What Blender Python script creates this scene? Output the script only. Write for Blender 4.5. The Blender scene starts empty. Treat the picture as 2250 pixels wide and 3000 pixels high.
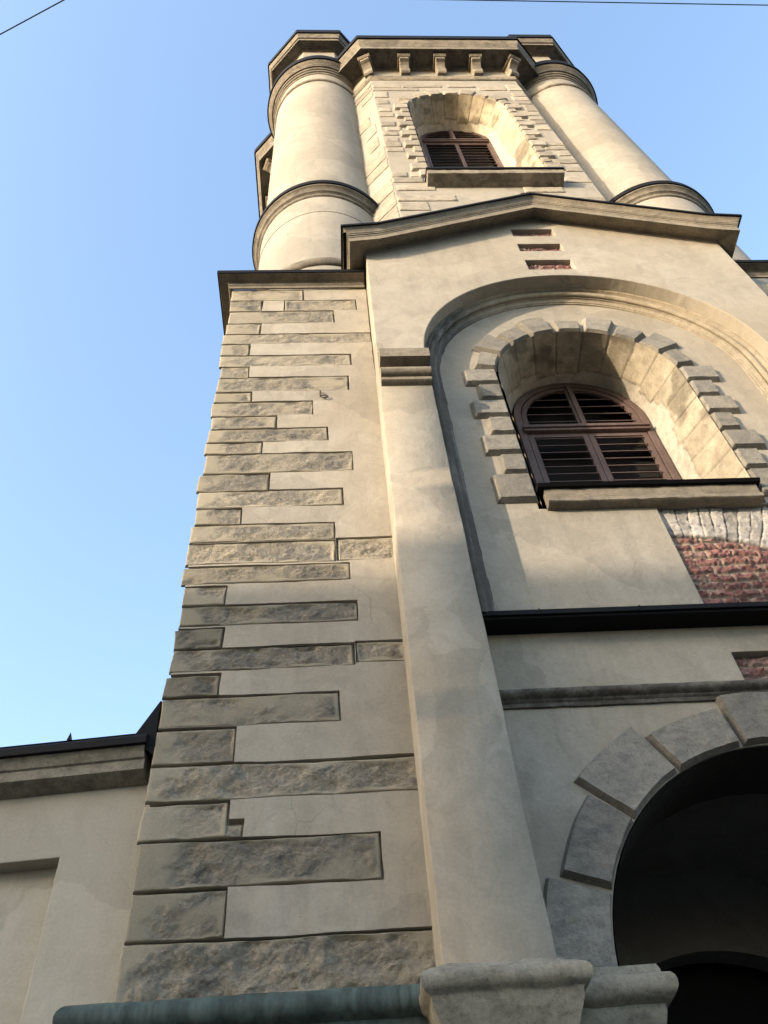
import bpy, bmesh, math, random
import numpy as np
from mathutils import Vector, Matrix
from mathutils.geometry import delaunay_2d_cdt

S = bpy.context.scene
COL = S.collection
rad = math.radians

# ------------------------------------------------------------------ camera, sky, sun, exposure
cam_d = bpy.data.cameras.new('camera'); cam = bpy.data.objects.new('camera', cam_d); COL.objects.link(cam)
cR = Vector((0.997671, -0.01839, -0.065681)); cU = Vector((0.027382, -0.773971, 0.632629)); cF = Vector((0.06247, 0.632954, 0.771665))
m = Matrix((cR, cU, -cF)).transposed().to_4x4(); m.translation = Vector((0, -6, 1.6))
cam.matrix_world = m
cam_d.sensor_width = 36; cam_d.lens = 36 * 2500 / 3000; cam_d.clip_start = .05; cam_d.clip_end = 600
S.camera = cam
SUNV = Vector((-1.6, -1.0, .45))                     # towards the sun
EL = math.asin(SUNV.normalized().z)
W = bpy.data.worlds.new('World'); S.world = W; W.use_nodes = True
bg = W.node_tree.nodes['Background']
sk = W.node_tree.nodes.new('ShaderNodeTexSky'); sk.sky_type = 'NISHITA'; sk.sun_disc = False
sk.sun_elevation = EL; sk.sun_rotation = math.atan2(SUNV.x, SUNV.y) % (2 * math.pi)
sk.air_density = 1.0; sk.dust_density = 2.2; sk.ozone_density = 1.3
W.node_tree.links.new(sk.outputs[0], bg.inputs[0]); bg.inputs[1].default_value = .15
sun_d = bpy.data.lights.new('sun', 'SUN'); sun = bpy.data.objects.new('sun', sun_d); COL.objects.link(sun)
sun_d.energy = 2.0; sun_d.angle = rad(.5); sun_d.color = (.78, .64, .475)
sun.rotation_euler = (-SUNV).to_track_quat('-Z', 'Y').to_euler(); sun.location = SUNV * 40
S.view_settings.view_transform = 'Standard'; S.view_settings.look = 'None'; S.view_settings.gamma = 1
S.view_settings.exposure = 2.28
S.render.engine = 'CYCLES'

rng = random.Random(7)

# ------------------------------------------------------------------ noise
def vnoise(x, y, seed=0):
    x = np.asarray(x, float); y = np.asarray(y, float)
    xi = np.floor(x).astype(np.int64); yi = np.floor(y).astype(np.int64)
    fx = x - xi; fy = y - yi
    fx = fx * fx * (3 - 2 * fx); fy = fy * fy * (3 - 2 * fy)
    def h(a, b):
        n = (a * 374761393 + b * 668265263 + seed * 974634777) & 0x7fffffff
        n = ((n ^ (n >> 13)) * 1274126177) & 0x7fffffff
        n = n ^ (n >> 16)
        return (n & 0xffff) / 65535.0
    a = h(xi, yi); b = h(xi + 1, yi); c = h(xi, yi + 1); d = h(xi + 1, yi + 1)
    return (a * (1 - fx) + b * fx) * (1 - fy) + (c * (1 - fx) + d * fx) * fy * 1.0 - .5
def fbm(x, y, seed=0, oct=4, gain=.5):
    t = 0; a = 1
    for i in range(oct):
        t = t + a * vnoise(x * 2 ** i, y * 2 ** i, seed + i * 17); a *= gain
    return t
def sstep(a, b, v):
    t = np.clip((v - a) / (b - a), 0, 1); return t * t * (3 - 2 * t)

# ------------------------------------------------------------------ materials
def nodes(name, rough=.85):
    M = bpy.data.materials.new(name); M.use_nodes = True
    nt = M.node_tree; b = nt.nodes['Principled BSDF']; b.inputs['Roughness'].default_value = rough
    b.inputs['Specular IOR Level'].default_value = .25
    return M, nt, b
def N(nt, t, **kw):
    n = nt.nodes.new(t)
    for k, v in kw.items():
        if k in n.inputs.keys(): n.inputs[k].default_value = v
        else: setattr(n, k, v)
    return n
def noise(nt, scale, detail=4, rough=.55, stretch=(1, 1, 1), off=(0, 0, 0), dist=0):
    tc = N(nt, 'ShaderNodeTexCoord'); mp = N(nt, 'ShaderNodeMapping')
    mp.inputs['Scale'].default_value = stretch; mp.inputs['Location'].default_value = off
    nt.links.new(tc.outputs['Object'], mp.inputs['Vector'])
    n = N(nt, 'ShaderNodeTexNoise', Scale=scale, Detail=detail, Roughness=rough, Distortion=dist)
    nt.links.new(mp.outputs[0], n.inputs['Vector']); return n.outputs['Fac']
def ramp(nt, fac, stops):
    r = N(nt, 'ShaderNodeValToRGB'); e = r.color_ramp.elements
    while len(e) < len(stops): e.new(.5)
    for el, (p, c) in zip(e, stops):
        el.position = p; el.color = (c, c, c, 1) if isinstance(c, (int, float)) else (*c, 1)
    nt.links.new(fac, r.inputs[0]); return r.outputs[0]
def mix(nt, fac, a, b, mode='MIX'):
    n = N(nt, 'ShaderNodeMix', data_type='RGBA', blend_type=mode)
    for sock, v in ((n.inputs[0], fac), (n.inputs[6], a), (n.inputs[7], b)):
        if isinstance(v, (int, float)): sock.default_value = v
        elif isinstance(v, tuple): sock.default_value = (*v, 1)
        else: nt.links.new(v, sock)
    return n.outputs[2]
def bump(nt, b, hs):
    prev = None
    for h, st, d in hs:
        n = N(nt, 'ShaderNodeBump', Strength=st, Distance=d); nt.links.new(h, n.inputs['Height'])
        if prev: nt.links.new(prev, n.inputs['Normal'])
        prev = n.outputs[0]
    nt.links.new(prev, b.inputs['Normal'])

KP = .51; KS = .62; KB = .76                         # overall reflectance of plaster, stone, brick
def plaster(name, c1, c2, c3, streak=.35, off=(0, 0, 0)):
    c1, c2, c3 = [tuple(x * KP for x in c) for c in (c1, c2, c3)]
    M, nt, b = nodes(name, .9)
    a = noise(nt, .55, 5, .6, off=off, dist=.6); d = noise(nt, 2.6, 5, .65, off=(3, 1, 7), dist=1.2); f = noise(nt, 38, 3, .6)
    st = noise(nt, 4.5, 6, .65, (1.0, 1.0, .10), (5, 2, 1))
    c = mix(nt, ramp(nt, a, [(.35, 0.), (.65, 1.)]), c1, c2)
    c = mix(nt, ramp(nt, d, [(.42, 0.), (.72, .75)]), c, c3)
    c = mix(nt, ramp(nt, st, [(.5, 0.), (.74, streak * 1.2)]), c, tuple(x * .72 for x in c1))
    c = mix(nt, 1.0, c, ramp(nt, f, [(.25, .90), (.75, 1.06)]), 'MULTIPLY')
    sp = noise(nt, 24, 2, .5, (1, 1, 1), (9, 9, 2)); c = mix(nt, ramp(nt, sp, [(.74, 0.), (.78, .45)]), c, (.12, .1, .08))
    tc = N(nt, 'ShaderNodeTexCoord'); wv = N(nt, 'ShaderNodeTexNoise', Scale=1.6, Detail=4)
    nt.links.new(tc.outputs['Object'], wv.inputs['Vector'])
    ad = N(nt, 'ShaderNodeMix', data_type='RGBA', blend_type='ADD'); ad.inputs[0].default_value = .55
    nt.links.new(tc.outputs['Object'], ad.inputs[6]); nt.links.new(wv.outputs['Color'], ad.inputs[7])
    vc = N(nt, 'ShaderNodeTexVoronoi', Scale=.85); nt.links.new(ad.outputs[2], vc.inputs['Vector'])
    sp_ = N(nt, 'ShaderNodeSeparateColor'); nt.links.new(vc.outputs['Color'], sp_.inputs[0])
    c = mix(nt, 1.0, c, ramp(nt, sp_.outputs[0], [(.1, .91), (.9, 1.06)]), 'MULTIPLY')
    ve = N(nt, 'ShaderNodeTexVoronoi', Scale=.6, feature='DISTANCE_TO_EDGE'); nt.links.new(ad.outputs[2], ve.inputs['Vector'])
    ck = ramp(nt, ve.outputs['Distance'], [(.0, .8), (.004, 0.)])
    mk = ramp(nt, noise(nt, .8, 3, .5, off=(11, 3, 5)), [(.54, 0.), (.64, .6)])
    ck = mix(nt, 1.0, ck, mk, 'MULTIPLY'); c = mix(nt, ck, c, tuple(x * .45 for x in c3))
    nt.links.new(c, b.inputs['Base Color'])
    bump(nt, b, [(noise(nt, 3.5, 4, .6, dist=1.5), .5, .02), (noise(nt, 13, 5, .65, (1, 1, .6)), .4, .009), (f, .25, .003)])
    return M
def stone(name, c1, c2, c3, vary=.25, pits=.5, fine=30, bs=.5):
    c1, c2, c3 = [tuple(x * KS for x in c) for c in (c1, c2, c3)]
    M, nt, b = nodes(name, .92)
    a = noise(nt, 1.3, 5, .65, dist=.8); d = noise(nt, 5.0, 6, .7, (1, 1, 1.5), (2, 8, 3)); f = noise(nt, fine, 4, .7); p = noise(nt, fine * 1.7, 2, .5, (1, 1, 1), (4, 4, 4))
    c = mix(nt, ramp(nt, a, [(.38, 0.), (.62, 1.)]), c1, c2)
    c = mix(nt, ramp(nt, d, [(.46, 0.), (.7, .85)]), c, c3)
    oi = N(nt, 'ShaderNodeObjectInfo')
    c = mix(nt, 1.0, c, ramp(nt, oi.outputs['Random'], [(0., 1 - vary), (1., 1 + vary * .6)]), 'MULTIPLY')
    c = mix(nt, 1.0, c, ramp(nt, f, [(.25, .74), (.75, 1.2)]), 'MULTIPLY')
    c = mix(nt, ramp(nt, p, [(.64, 0.), (.74, pits)]), c, tuple(x * .3 for x in c3))
    nt.links.new(c, b.inputs['Base Color'])
    bump(nt, b, [(d, bs, .02), (f, bs * 1.1, .008), (p, -bs * .6, .006)])
    return M
def attr_mat(name, rough=.92, bs=.5):
    M, nt, b = nodes(name, rough)
    at = N(nt, 'ShaderNodeAttribute', attribute_name='Col')
    d = noise(nt, 7, 5, .7); f = noise(nt, 36, 4, .7)
    c = mix(nt, 1.0, at.outputs['Color'], ramp(nt, d, [(.3, .72 * KB), (.7, 1.15 * KB)]), 'MULTIPLY')
    c = mix(nt, 1.0, c, ramp(nt, f, [(.25, .78), (.75, 1.18)]), 'MULTIPLY')
    nt.links.new(c, b.inputs['Base Color']); bump(nt, b, [(d, bs, .015), (f, bs, .006)])
    return M
def paint(name, c, rough=.5, spec=.4, c2=None):
    M, nt, b = nodes(name, rough); b.inputs['Specular IOR Level'].default_value = spec
    n = noise(nt, 6, 5, .65, (1, 1, .4)); f = noise(nt, 50, 2)
    k = mix(nt, ramp(nt, n, [(.4, 0.), (.7, 1.)]), c, c2 or tuple(x * 1.5 for x in c))
    nt.links.new(k, b.inputs['Base Color']); bump(nt, b, [(n, .15, .01), (f, .12, .002)])
    return M

PL = plaster('lime_plaster', (.51, .44, .335), (.585, .53, .435), (.42, .375, .30))
PL2 = plaster('lime_plaster_upper', (.43, .395, .33), (.49, .455, .39), (.365, .335, .285), off=(9, 3, 2))
PL3 = plaster('side_plaster', (.58, .53, .425), (.62, .575, .475), (.54, .49, .395), streak=.2, off=(1, 7, 4))
def quoin_mat():
    M, nt, b = nodes('quoin_sandstone', .93)
    at = N(nt, 'ShaderNodeAttribute', attribute_name='Col'); k = at.outputs['Fac']
    a = noise(nt, 1.7, 5, .65, dist=.8); d = noise(nt, 6, 6, .75, (1, 1, 1.6), (2, 8, 3)); f = noise(nt, 30, 5, .75, (1, 1, 1.2)); g = noise(nt, 75, 3, .7)
    sm = mix(nt, ramp(nt, a, [(.35, 0.), (.65, 1.)]), (0.268, 0.232, 0.168), (0.212, 0.189, 0.146))
    sm = mix(nt, ramp(nt, d, [(.5, 0.), (.75, .5)]), sm, (0.300, 0.268, 0.208))
    ro = mix(nt, ramp(nt, a, [(.38, 0.), (.60, 1.)]), (0.132, 0.122, 0.106), (0.232, 0.200, 0.152))
    ro = mix(nt, ramp(nt, d, [(.48, 0.), (.68, .9)]), ro, (0.276, 0.244, 0.192))
    ro = mix(nt, 1.0, ro, ramp(nt, f, [(.3, .58), (.7, 1.3)]), 'MULTIPLY')
    c = mix(nt, k, sm, ro)
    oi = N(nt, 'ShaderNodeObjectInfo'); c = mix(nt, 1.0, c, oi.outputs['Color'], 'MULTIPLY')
    c = mix(nt, 1.0, c, ramp(nt, g, [(.3, .85), (.7, 1.12)]), 'MULTIPLY')
    nt.links.new(c, b.inputs['Base Color'])
    n1 = N(nt, 'ShaderNodeBump', Distance=.03); nt.links.new(d, n1.inputs['Height']); nt.links.new(ramp(nt, k, [(0., .15), (1., .9)]), n1.inputs['Strength'])
    n2 = N(nt, 'ShaderNodeBump', Distance=.014); nt.links.new(f, n2.inputs['Height']); nt.links.new(ramp(nt, k, [(0., .15), (1., 1.)]), n2.inputs['Strength']); nt.links.new(n1.outputs[0], n2.inputs['Normal'])
    nt.links.new(n2.outputs[0], b.inputs['Normal']); return M
QS = quoin_mat()
VS = stone('voussoir_stone', (.335, .30, .245), (.245, .228, .195), (.165, .155, .138), .22, .75, 38, .8)
JS = stone('jamb_stone', (.35, .315, .255), (.265, .245, .21), (.18, .17, .15), .18, .65, 34, .8)
BS = stone('belfry_stone', (.44, .395, .32), (.35, .315, .26), (.23, .21, .175), .25, .5, 30, .6)
CS = stone('cornice_stone', (.34, .29, .215), (.25, .215, .165), (.165, .145, .115), .08, .35, 22, .35)
CS2 = stone('crown_stone', (.36, .315, .25), (.22, .195, .155), (.10, .09, .072), .08, .35, 18, .3)
DS = stone('weathered_moulding', (.115, .100, .080), (.072, .064, .054), (.27, .245, .205), .05, .4, 24, .4)
IM = stone('impost_stone', (.36, .33, .26), (.29, .265, .205), (.14, .125, .10), .08, .55, 30, .5)
SO_ = stone('dark_soffit', (.04, .036, .03), (.03, .027, .023), (.02, .018, .016)); BRK = attr_mat('old_brick', bs=.8); RV = attr_mat('reveal_facing', bs=.35); AV = attr_mat('archivolt_stone', bs=.25); RG = stone('ring_stone', (.29, .255, .205), (.18, .158, .128), (.085, .077, .063), .08, .35, 16, .3)
MT = paint('black_sheet_metal', (.004, .004, .0045), .7, .12)
WD = paint('brown_shutter_paint', (.088, .058, .05), .6, .2, (.125, .088, .077))
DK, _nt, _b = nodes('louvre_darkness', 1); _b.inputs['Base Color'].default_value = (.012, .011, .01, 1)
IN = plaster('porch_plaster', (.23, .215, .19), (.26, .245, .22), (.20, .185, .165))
IRON = paint('rusty_iron', (.05, .035, .025), .7, .3)
def patina_mat():
    M, nt, b = nodes('patinated_copper', .7)
    n = noise(nt, 3, 6, .65, (1, 1, .5)); s = noise(nt, 22, 4, .6, (1, 1, .05))
    c = mix(nt, ramp(nt, n, [(.35, 0.), (.65, 1.)]), (.022, .034, .030), (.085, .112, .10))
    c = mix(nt, ramp(nt, s, [(.42, .0), (.75, .8)]), c, (.018, .024, .022))
    nt.links.new(c, b.inputs['Base Color']); bump(nt, b, [(n, .3, .01), (s, .25, .008)]); return M
PAT = patina_mat()

# ------------------------------------------------------------------ object helpers
ORG = Vector((4, 6.1, 0))
def obj(name, verts, faces, mat, parent=None, smooth=None, bevel=0, cols=None, kind=None, org=None):
    o_ = ORG if org is None else org
    me = bpy.data.meshes.new(name)
    v = np.asarray(verts, float) - np.array(o_)
    me.from_pydata(v.tolist(), [], [tuple(f) for f in faces]); me.validate()
    bm = bmesh.new(); bm.from_mesh(me); bmesh.ops.recalc_face_normals(bm, faces=bm.faces[:]); bm.to_mesh(me); bm.free()
    if cols is not None:
        a = me.color_attributes.new('Col', 'FLOAT_COLOR', 'POINT')
        c = np.ones((len(v), 4)); c[:, :3] = cols; a.data.foreach_set('color', c.ravel())
    if smooth:
        me.shade_smooth(); me.set_sharp_from_angle(angle=rad(smooth))
    me.materials.append(mat)
    o = bpy.data.objects.new(name, me); COL.objects.link(o)
    if parent: o.parent = parent
    else: o.location = o_
    if bevel:
        b = o.modifiers.new('edge', 'BEVEL'); b.width = bevel; b.segments = 2; b.limit_method = 'ANGLE'; b.angle_limit = rad(35); b.harden_normals = False
    if kind: o['kind'] = kind
    return o
def tag(o, label, cat, group=None):
    o['label'] = label; o['category'] = cat
    if group: o['group'] = group
    return o
def merge(parts):
    V = []; F = []
    for v, f in parts:
        n = len(V); V += [tuple(x) for x in v]; F += [tuple(i + n for i in q) for q in f]
    return V, F
def box(x0, x1, y0, y1, z0, z1):
    v = [(x, y, z) for x in (x0, x1) for y in (y0, y1) for z in (z0, z1)]
    return v, [(0, 1, 3, 2), (4, 6, 7, 5), (0, 4, 5, 1), (2, 3, 7, 6), (0, 2, 6, 4), (1, 5, 7, 3)]
def slab(outer, holes, y0, y1, back=True):
    """wall of polygon (x,z) with holes, from depth y0 to y1"""
    loops = [outer] + holes
    pts = [p for l in loops for p in l]; n = len(pts)
    ed = []; k = 0
    for l in loops: ed += [(k + i, k + (i + 1) % len(l)) for i in range(len(l))]; k += len(l)
    cv, _, cf, cmap, _, _ = delaunay_2d_cdt([Vector(p) for p in pts], ed, [], 0, 1e-7)
    inv = [o_[0] if o_ else -1 for o_ in cmap]; tris = []
    for t in cf:
        gx = sum(cv[i].x for i in t) / 3; gz = sum(cv[i].y for i in t) / 3; ins = False
        for l in loops:
            for (ax, az), (bx, bz) in zip(l, l[1:] + l[:1]):
                if (az > gz) != (bz > gz) and gx < (bx - ax) * (gz - az) / (bz - az) + ax: ins = not ins
        if ins: tris.append([inv[i] for i in t])
    v = [(p[0], y0, p[1]) for p in pts] + [(p[0], y1, p[1]) for p in pts]
    f = [tuple(t) for t in tris]
    if back: f += [tuple(i + n for i in t[::-1]) for t in tris]
    k = 0
    for l in loops:
        L = len(l)
        for i in range(L):
            a, b = k + i, k + (i + 1) % L
            f.append((a, b, b + n, a + n))
        k += L
    return v, f
def arc(cx, cz, r, a0, a1, n):
    return [(cx + r * math.cos(rad(a0 + (a1 - a0) * i / n)), cz + r * math.sin(rad(a0 + (a1 - a0) * i / n))) for i in range(n + 1)]
def grid_faces(nu, nv):
    i = np.arange(nu - 1)[:, None] * nv + np.arange(nv - 1)[None, :]
    i = i.ravel(); return np.stack([i, i + nv, i + nv + 1, i + 1], 1)
def sweep(path, prof, closed=False, cap=True):
    """mitred moulding along plan path (x,y,z); outward is to the right of travel; prof [(out,dz)]"""
    P = [Vector(p) for p in path]; n = len(P); V = []; F = []; k = len(prof)
    def nrm(a, b):
        d = (b - a); d.z = 0; d.normalize(); return Vector((d.y, -d.x, 0))
    for i in range(n):
        ns = []
        if closed or i > 0: ns.append(nrm(P[i - 1], P[i]))
        if closed or i < n - 1: ns.append(nrm(P[i], P[(i + 1) % n]))
        mv = (ns[0] + ns[-1]) / (1 + ns[0].dot(ns[-1]))
        for o, dz in prof: V.append(tuple(P[i] + mv * o + Vector((0, 0, dz))))
    for i in range(n if closed else n - 1):
        j = (i + 1) % n
        for a in range(k - 1): F.append((i * k + a, j * k + a, j * k + a + 1, i * k + a + 1))
    if not closed and cap:
        F.append(tuple(range(k))); F.append(tuple(range((n - 1) * k, n * k))[::-1])
    return V, F
def lathe(cx, cy, prof, n=96):
    V = []; F = []; k = len(prof)
    for i in range(n):
        a = 2 * math.pi * i / n
        for r, z in prof: V.append((cx + r * math.cos(a), cy + r * math.sin(a), z))
    for i in range(n):
        j = (i + 1) % n
        for a in range(k - 1): F.append((i * k + a, j * k + a, j * k + a + 1, i * k + a + 1))
    return V, F
def edge_grid(L, bev, step):
    b = min(bev, L * .3)
    e = [0, .12 * b, .35 * b, .65 * b, b]
    nn = max(2, int((L - 2 * b) / step))
    m_ = [b + (L - 2 * b) * i / nn for i in range(1, nn)]
    return np.array(e + m_ + [L - t for t in e[::-1]])
def block(mapf, lu, lv, T, bev, step, amp, seed, wob=.008, nscale=5., cols=0, rough_mask=True, chamfer=False):
    """pillow-faced stone: mapf(u,v metres) -> (x,z); rises T out of its bed, rounded edges, hewn face"""
    u = edge_grid(lu, bev, step); v = edge_grid(lv, bev, step)
    U, Vv = np.meshgrid(u, v, indexing='ij')
    d = np.minimum(np.minimum(U, lu - U), np.minimum(Vv, lv - Vv)) * (1 if chamfer else .75 + .5 * (vnoise(U * 9, Vv * 9, seed) + .5))
    b = min(bev, .3 * min(lu, lv))
    t = np.clip(d / b, 0, 1)
    e = t if chamfer else np.sqrt(np.clip(1 - (1 - t) ** 2, 0, 1))
    X, Z = mapf(U, Vv)
    sx = X + seed * 3.17; sz = Z * 1.25 + seed * 1.73
    n1 = fbm(sx * nscale, sz * nscale, seed, 5, .6); n2 = fbm(sx * nscale * .35, sz * nscale * .35, seed + 5, 3)
    mk = sstep(-.22, .22, fbm(sx * 1.6, sz * 1.9, seed + 9, 3)) if rough_mask else 1.0
    h = T * e + t * (amp * n1 * (.3 + .7 * mk) + amp * .45 * n2)
    MK = None
    if cols:
        q = fbm(X * 3.3 + seed, Z * 4.1, seed + 40, 4)
        MK = sstep(-.30, .12, fbm(X * 1.5 + seed, Z * 2.2, seed + 9, 3) + .26) * sstep(.006, .05, d + q * .06) * (sstep(.06, .38, U + q * .5) if cols == 2 else 1)
        h = T * e + t * MK * (amp * n1 * 1.15 + amp * .5 * n2 - .010) + t * (.004 * fbm(X * 4, Z * 4, seed + 3, 3))
    if wob:
        w1 = fbm(X * 3.1, Z * 3.1, seed + 21, 3) * wob; w2 = fbm(X * 2.3, Z * 3.3, seed + 31, 3) * wob
        X = X + w1; Z = Z + w2
    return X, Z, h, grid_faces(len(u), len(v)), MK
def block_obj(name, mapf, lu, lv, y0, T, bev, step, amp, seed, mat, parent, **kw):
    X, Z, h, f, MK = block(mapf, lu, lv, T, bev, step, amp, seed, **kw)
    v = np.stack([X, y0 - h, Z], -1).reshape(-1, 3)
    return obj(name, v, f.tolist(), mat, parent, smooth=40, cols=None if MK is None else np.repeat(MK.reshape(-1, 1), 3, 1))

def thing(name, loc, label, cat, rz=0, group=None):
    e = bpy.data.objects.new(name, None); COL.objects.link(e); e.location = loc; e.rotation_euler = (0, 0, rz)
    e.empty_display_size = .5
    return tag(e, label, cat, group)

# ------------------------------------------------------------------ ground
def ground():
    n = 60
    xs = np.concatenate([np.linspace(-300, -20, 12), np.linspace(-18, 26, 45), np.linspace(30, 300, 12)])
    ys = np.concatenate([np.linspace(-300, -16, 10), np.linspace(-14, 14, 29), np.linspace(20, 300, 10)])
    X, Y = np.meshgrid(xs, ys, indexing='ij'); Z = fbm(X * .4, Y * .4, 3, 3) * .03
    M, nt, b = nodes('paving_setts', .85)
    tc = N(nt, 'ShaderNodeTexCoord'); br = N(nt, 'ShaderNodeTexBrick', Scale=3.5)
    br.inputs['Color1'].default_value = (.15, .14, .125, 1); br.inputs['Color2'].default_value = (.12, .115, .105, 1); br.inputs['Mortar'].default_value = (.07, .065, .06, 1)
    nt.links.new(tc.outputs['Object'], br.inputs['Vector'])
    c = mix(nt, 1.0, br.outputs['Color'], ramp(nt, noise(nt, .7, 5), [(.3, .8), (.7, 1.15)]), 'MULTIPLY'); nt.links.new(c, b.inputs['Base Color'])
    bump(nt, b, [(br.outputs['Fac'], -.4, .02)])
    obj('pavement', np.stack([X, Y, Z], -1).reshape(-1, 3), grid_faces(len(xs), len(ys)).tolist(), M, kind='structure', org=Vector((0, 0, 0)))
ground()

# ------------------------------------------------------------------ the church tower
CX = 4.0; YC = 6.1
T = thing('church_tower', ORG, 'tall sandstone and lime plaster church tower with round corner turrets, gabled porch and belfry', 'church tower')
FX0, FX1, YF = -1.61, 9.61, .45
DOME = []
# core of the lower stage (side and back walls)
obj('lower_stage', *merge([box(FX0 + .05, 1.37, .56, 11.7, 0, 15.62), box(6.63, FX1 - .05, .56, 11.7, 0, 15.62), box(1.371, 6.629, 5.0, 11.69, 0, 15.61)]), PL, T)

# --- flank wall with flush plaster and hewn quoins
# courses bottom -> top: (z0, z1, right end x or None for full width)
FULL = .70
ST = [(3.3, 4.54, FULL, 0), (4.56, 4.925, -.88, 0), (4.945, 5.34, .33, 0), (5.355, 5.69, -.92, 0), (5.71, 6.055, FULL, 0), (6.075, 6.44, -.92, 0),
      (6.465, 6.795, .03, 0), (6.815, 7.07, -1.11, 0), (7.12, 7.395, .19, 0), (7.415, 7.675, -1.12, 0), (7.72, 7.995, .25, 0), (8.015, 8.285, -1.14, 0),
      (8.335, 8.595, .19, 0), (8.64, 8.985, .04, 0), (9.01, 9.305, .04, 0), (9.325, 9.608, -1.06, 0), (9.632, 9.945, .15, 0), (9.965, 10.295, -.76, 0),
      (10.325, 10.725, .30, 0), (10.745, 10.99, -.88, 0), (11.01, 11.31, -.01, 0), (11.33, 11.62, -.71, 0), (11.645, 11.985, -.21, 0), (12.005, 12.255, -1.08, 0),
      (12.28, 12.665, .31, 0), (12.685, 12.985, -1.16, 0), (13.005, 13.325, .37, 0), (13.345, 13.69, -1.19, 0), (13.71, 14.02, FULL, 0), (14.04, 14.385, -1.05, 0),
      (14.405, 14.815, .14, 0), (14.835, 15.225, -1.06, 0), (15.245, 15.64, -.37, 0)]
EXTRA = [(.22, FULL, 7.15, 7.415), (.07, FULL, 8.645, 9.01), (-.68, .53, 14.85, 15.23), (-.96, -.80, 5.365, 5.47)]
rects = [(FX0, x1, z0, z1) for z0, z1, x1, _ in ST] + EXTRA[:3] + [(-1.2, -.80, 5.36, 5.50)]
DARK = {1: .80, 2: .78, 5: .86, 6: .82, 7: .62, 8: .84, 9: .60, 10: .80, 12: .84, 16: 1.15, 23: .9, 31: .88}     # grey stones among the sandstone; lower courses darkened further, shade put into their colour
def flank(mirror):
    mx = (lambda x: 2 * CX - x) if mirror else (lambda x: x)
    g = .009
    ex = [FX0, FULL + .02]; ez = [3.2, 15.66]
    for x0, x1, z0, z1 in rects:
        for x in (x1,) + ((x0,) if x0 > FX0 + .01 else ()):
            ex += [x + g * k for k in (-.8, .2, .7, 1.6)] if x < FULL - .01 else []
        for z, s in ((z0, -1), (z1, 1)): ez += [z + s * g * k for k in (-.8, .2, .7, 1.6)]
    ex += list(np.arange(FX0, FULL, .05)); ez += list(np.arange(3.2, 15.66, .05))
    xs = np.unique(np.round([x for x in ex if FX0 <= x <= FULL + .02], 3)); zs = np.unique(np.round([z for z in ez if 3.2 <= z <= 15.66], 3))
    X, Z = np.meshgrid(xs, zs, indexing='ij')
    dep = np.zeros_like(X)
    for x0, x1, z0, z1 in rects:
        xa = -9 if x0 < FX0 + .01 else x0 - g; xb = 9 if x1 > FULL - .01 else x1 + g
        ins = (X > xa) & (X < xb) & (Z > z0 - g) & (Z < z1 + g)
        dep = np.where(ins, .072, dep)
    Y = YF + dep + fbm(X * 1.1, Z * 1.1, 3, 3) * .014 + fbm(X * 6, Z * 6, 8, 2) * .002
    Xw = X + np.where(X > FX0 + .02, fbm(X * 3.1, Z * 3.1, 21, 3) * .016, .03); Zw = Z + fbm(X * 2.3, Z * 3.3, 31, 3) * .016
    w = obj('flank_wall', np.stack([mx(Xw), Y, Zw], -1).reshape(-1, 3), grid_faces(len(xs), len(zs)).tolist(), PL, T, smooth=28)
    for i, (x0, x1, z0, z1) in enumerate([(FX0, a, z0, z1) for z0, z1, a, _ in ST] + EXTRA):
        if mirror and z1 < 14: continue                       # only the top of the right flank is in sight
        left = x0 < FX0 + .01
        j = rng.uniform(-.025, .03) if left else 0
        xx0 = x0 + j; xx1 = x1 if x1 < FULL - .01 else FULL + .02
        near = z1 < 9.1
        big = (z1 - z0)
        amp = .038 if big > .5 else (.030 if near else .024)
        st = .013 if near else .019
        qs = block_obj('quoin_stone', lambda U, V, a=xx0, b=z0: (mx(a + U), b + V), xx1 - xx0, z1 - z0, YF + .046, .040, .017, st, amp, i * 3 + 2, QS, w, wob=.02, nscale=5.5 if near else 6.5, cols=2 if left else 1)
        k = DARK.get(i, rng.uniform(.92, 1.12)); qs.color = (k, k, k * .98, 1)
    return w
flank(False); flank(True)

# --- lower cornice on the flanks (returns along the sides)
def lower_cornice(mirror):
    dz = .24 if mirror else 0.0
    pr = [(0, -.01), (.03, -.01), (.03, .06), (.055, .085), (.055, .13), (.08, .165), (.20, .19), (.20, .165), (.215, .165), (.215, .20), (0, .22)]
    pr = [(a, b + dz) for a, b in pr]
    path = [(FX0 - .005, 11.5, 15.66), (FX0 - .005, YF - .005, 15.66), (.70, YF - .005, 15.66)]
    v, f = sweep(path, pr)
    v2, f2 = sweep(path, [(a, b + dz) for a, b in [(.0, .221), (.214, .201), (.214, .175), (.235, .175), (.235, .275), (0, .33)]])
    if mirror: v = [(2 * CX - a, b, c) for a, b, c in v]; v2 = [(2 * CX - a, b, c) for a, b, c in v2]
    o = obj('lower_cornice', v, f, CS, T, smooth=30); obj('metal_flashing', v2, f2, MT, o)
lower_cornice(False); lower_cornice(True)
obj('lower_roof', *box(FX0 + .1, FX1 - .1, .75, 11.6, 15.66, 15.9), MT, T)

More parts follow.
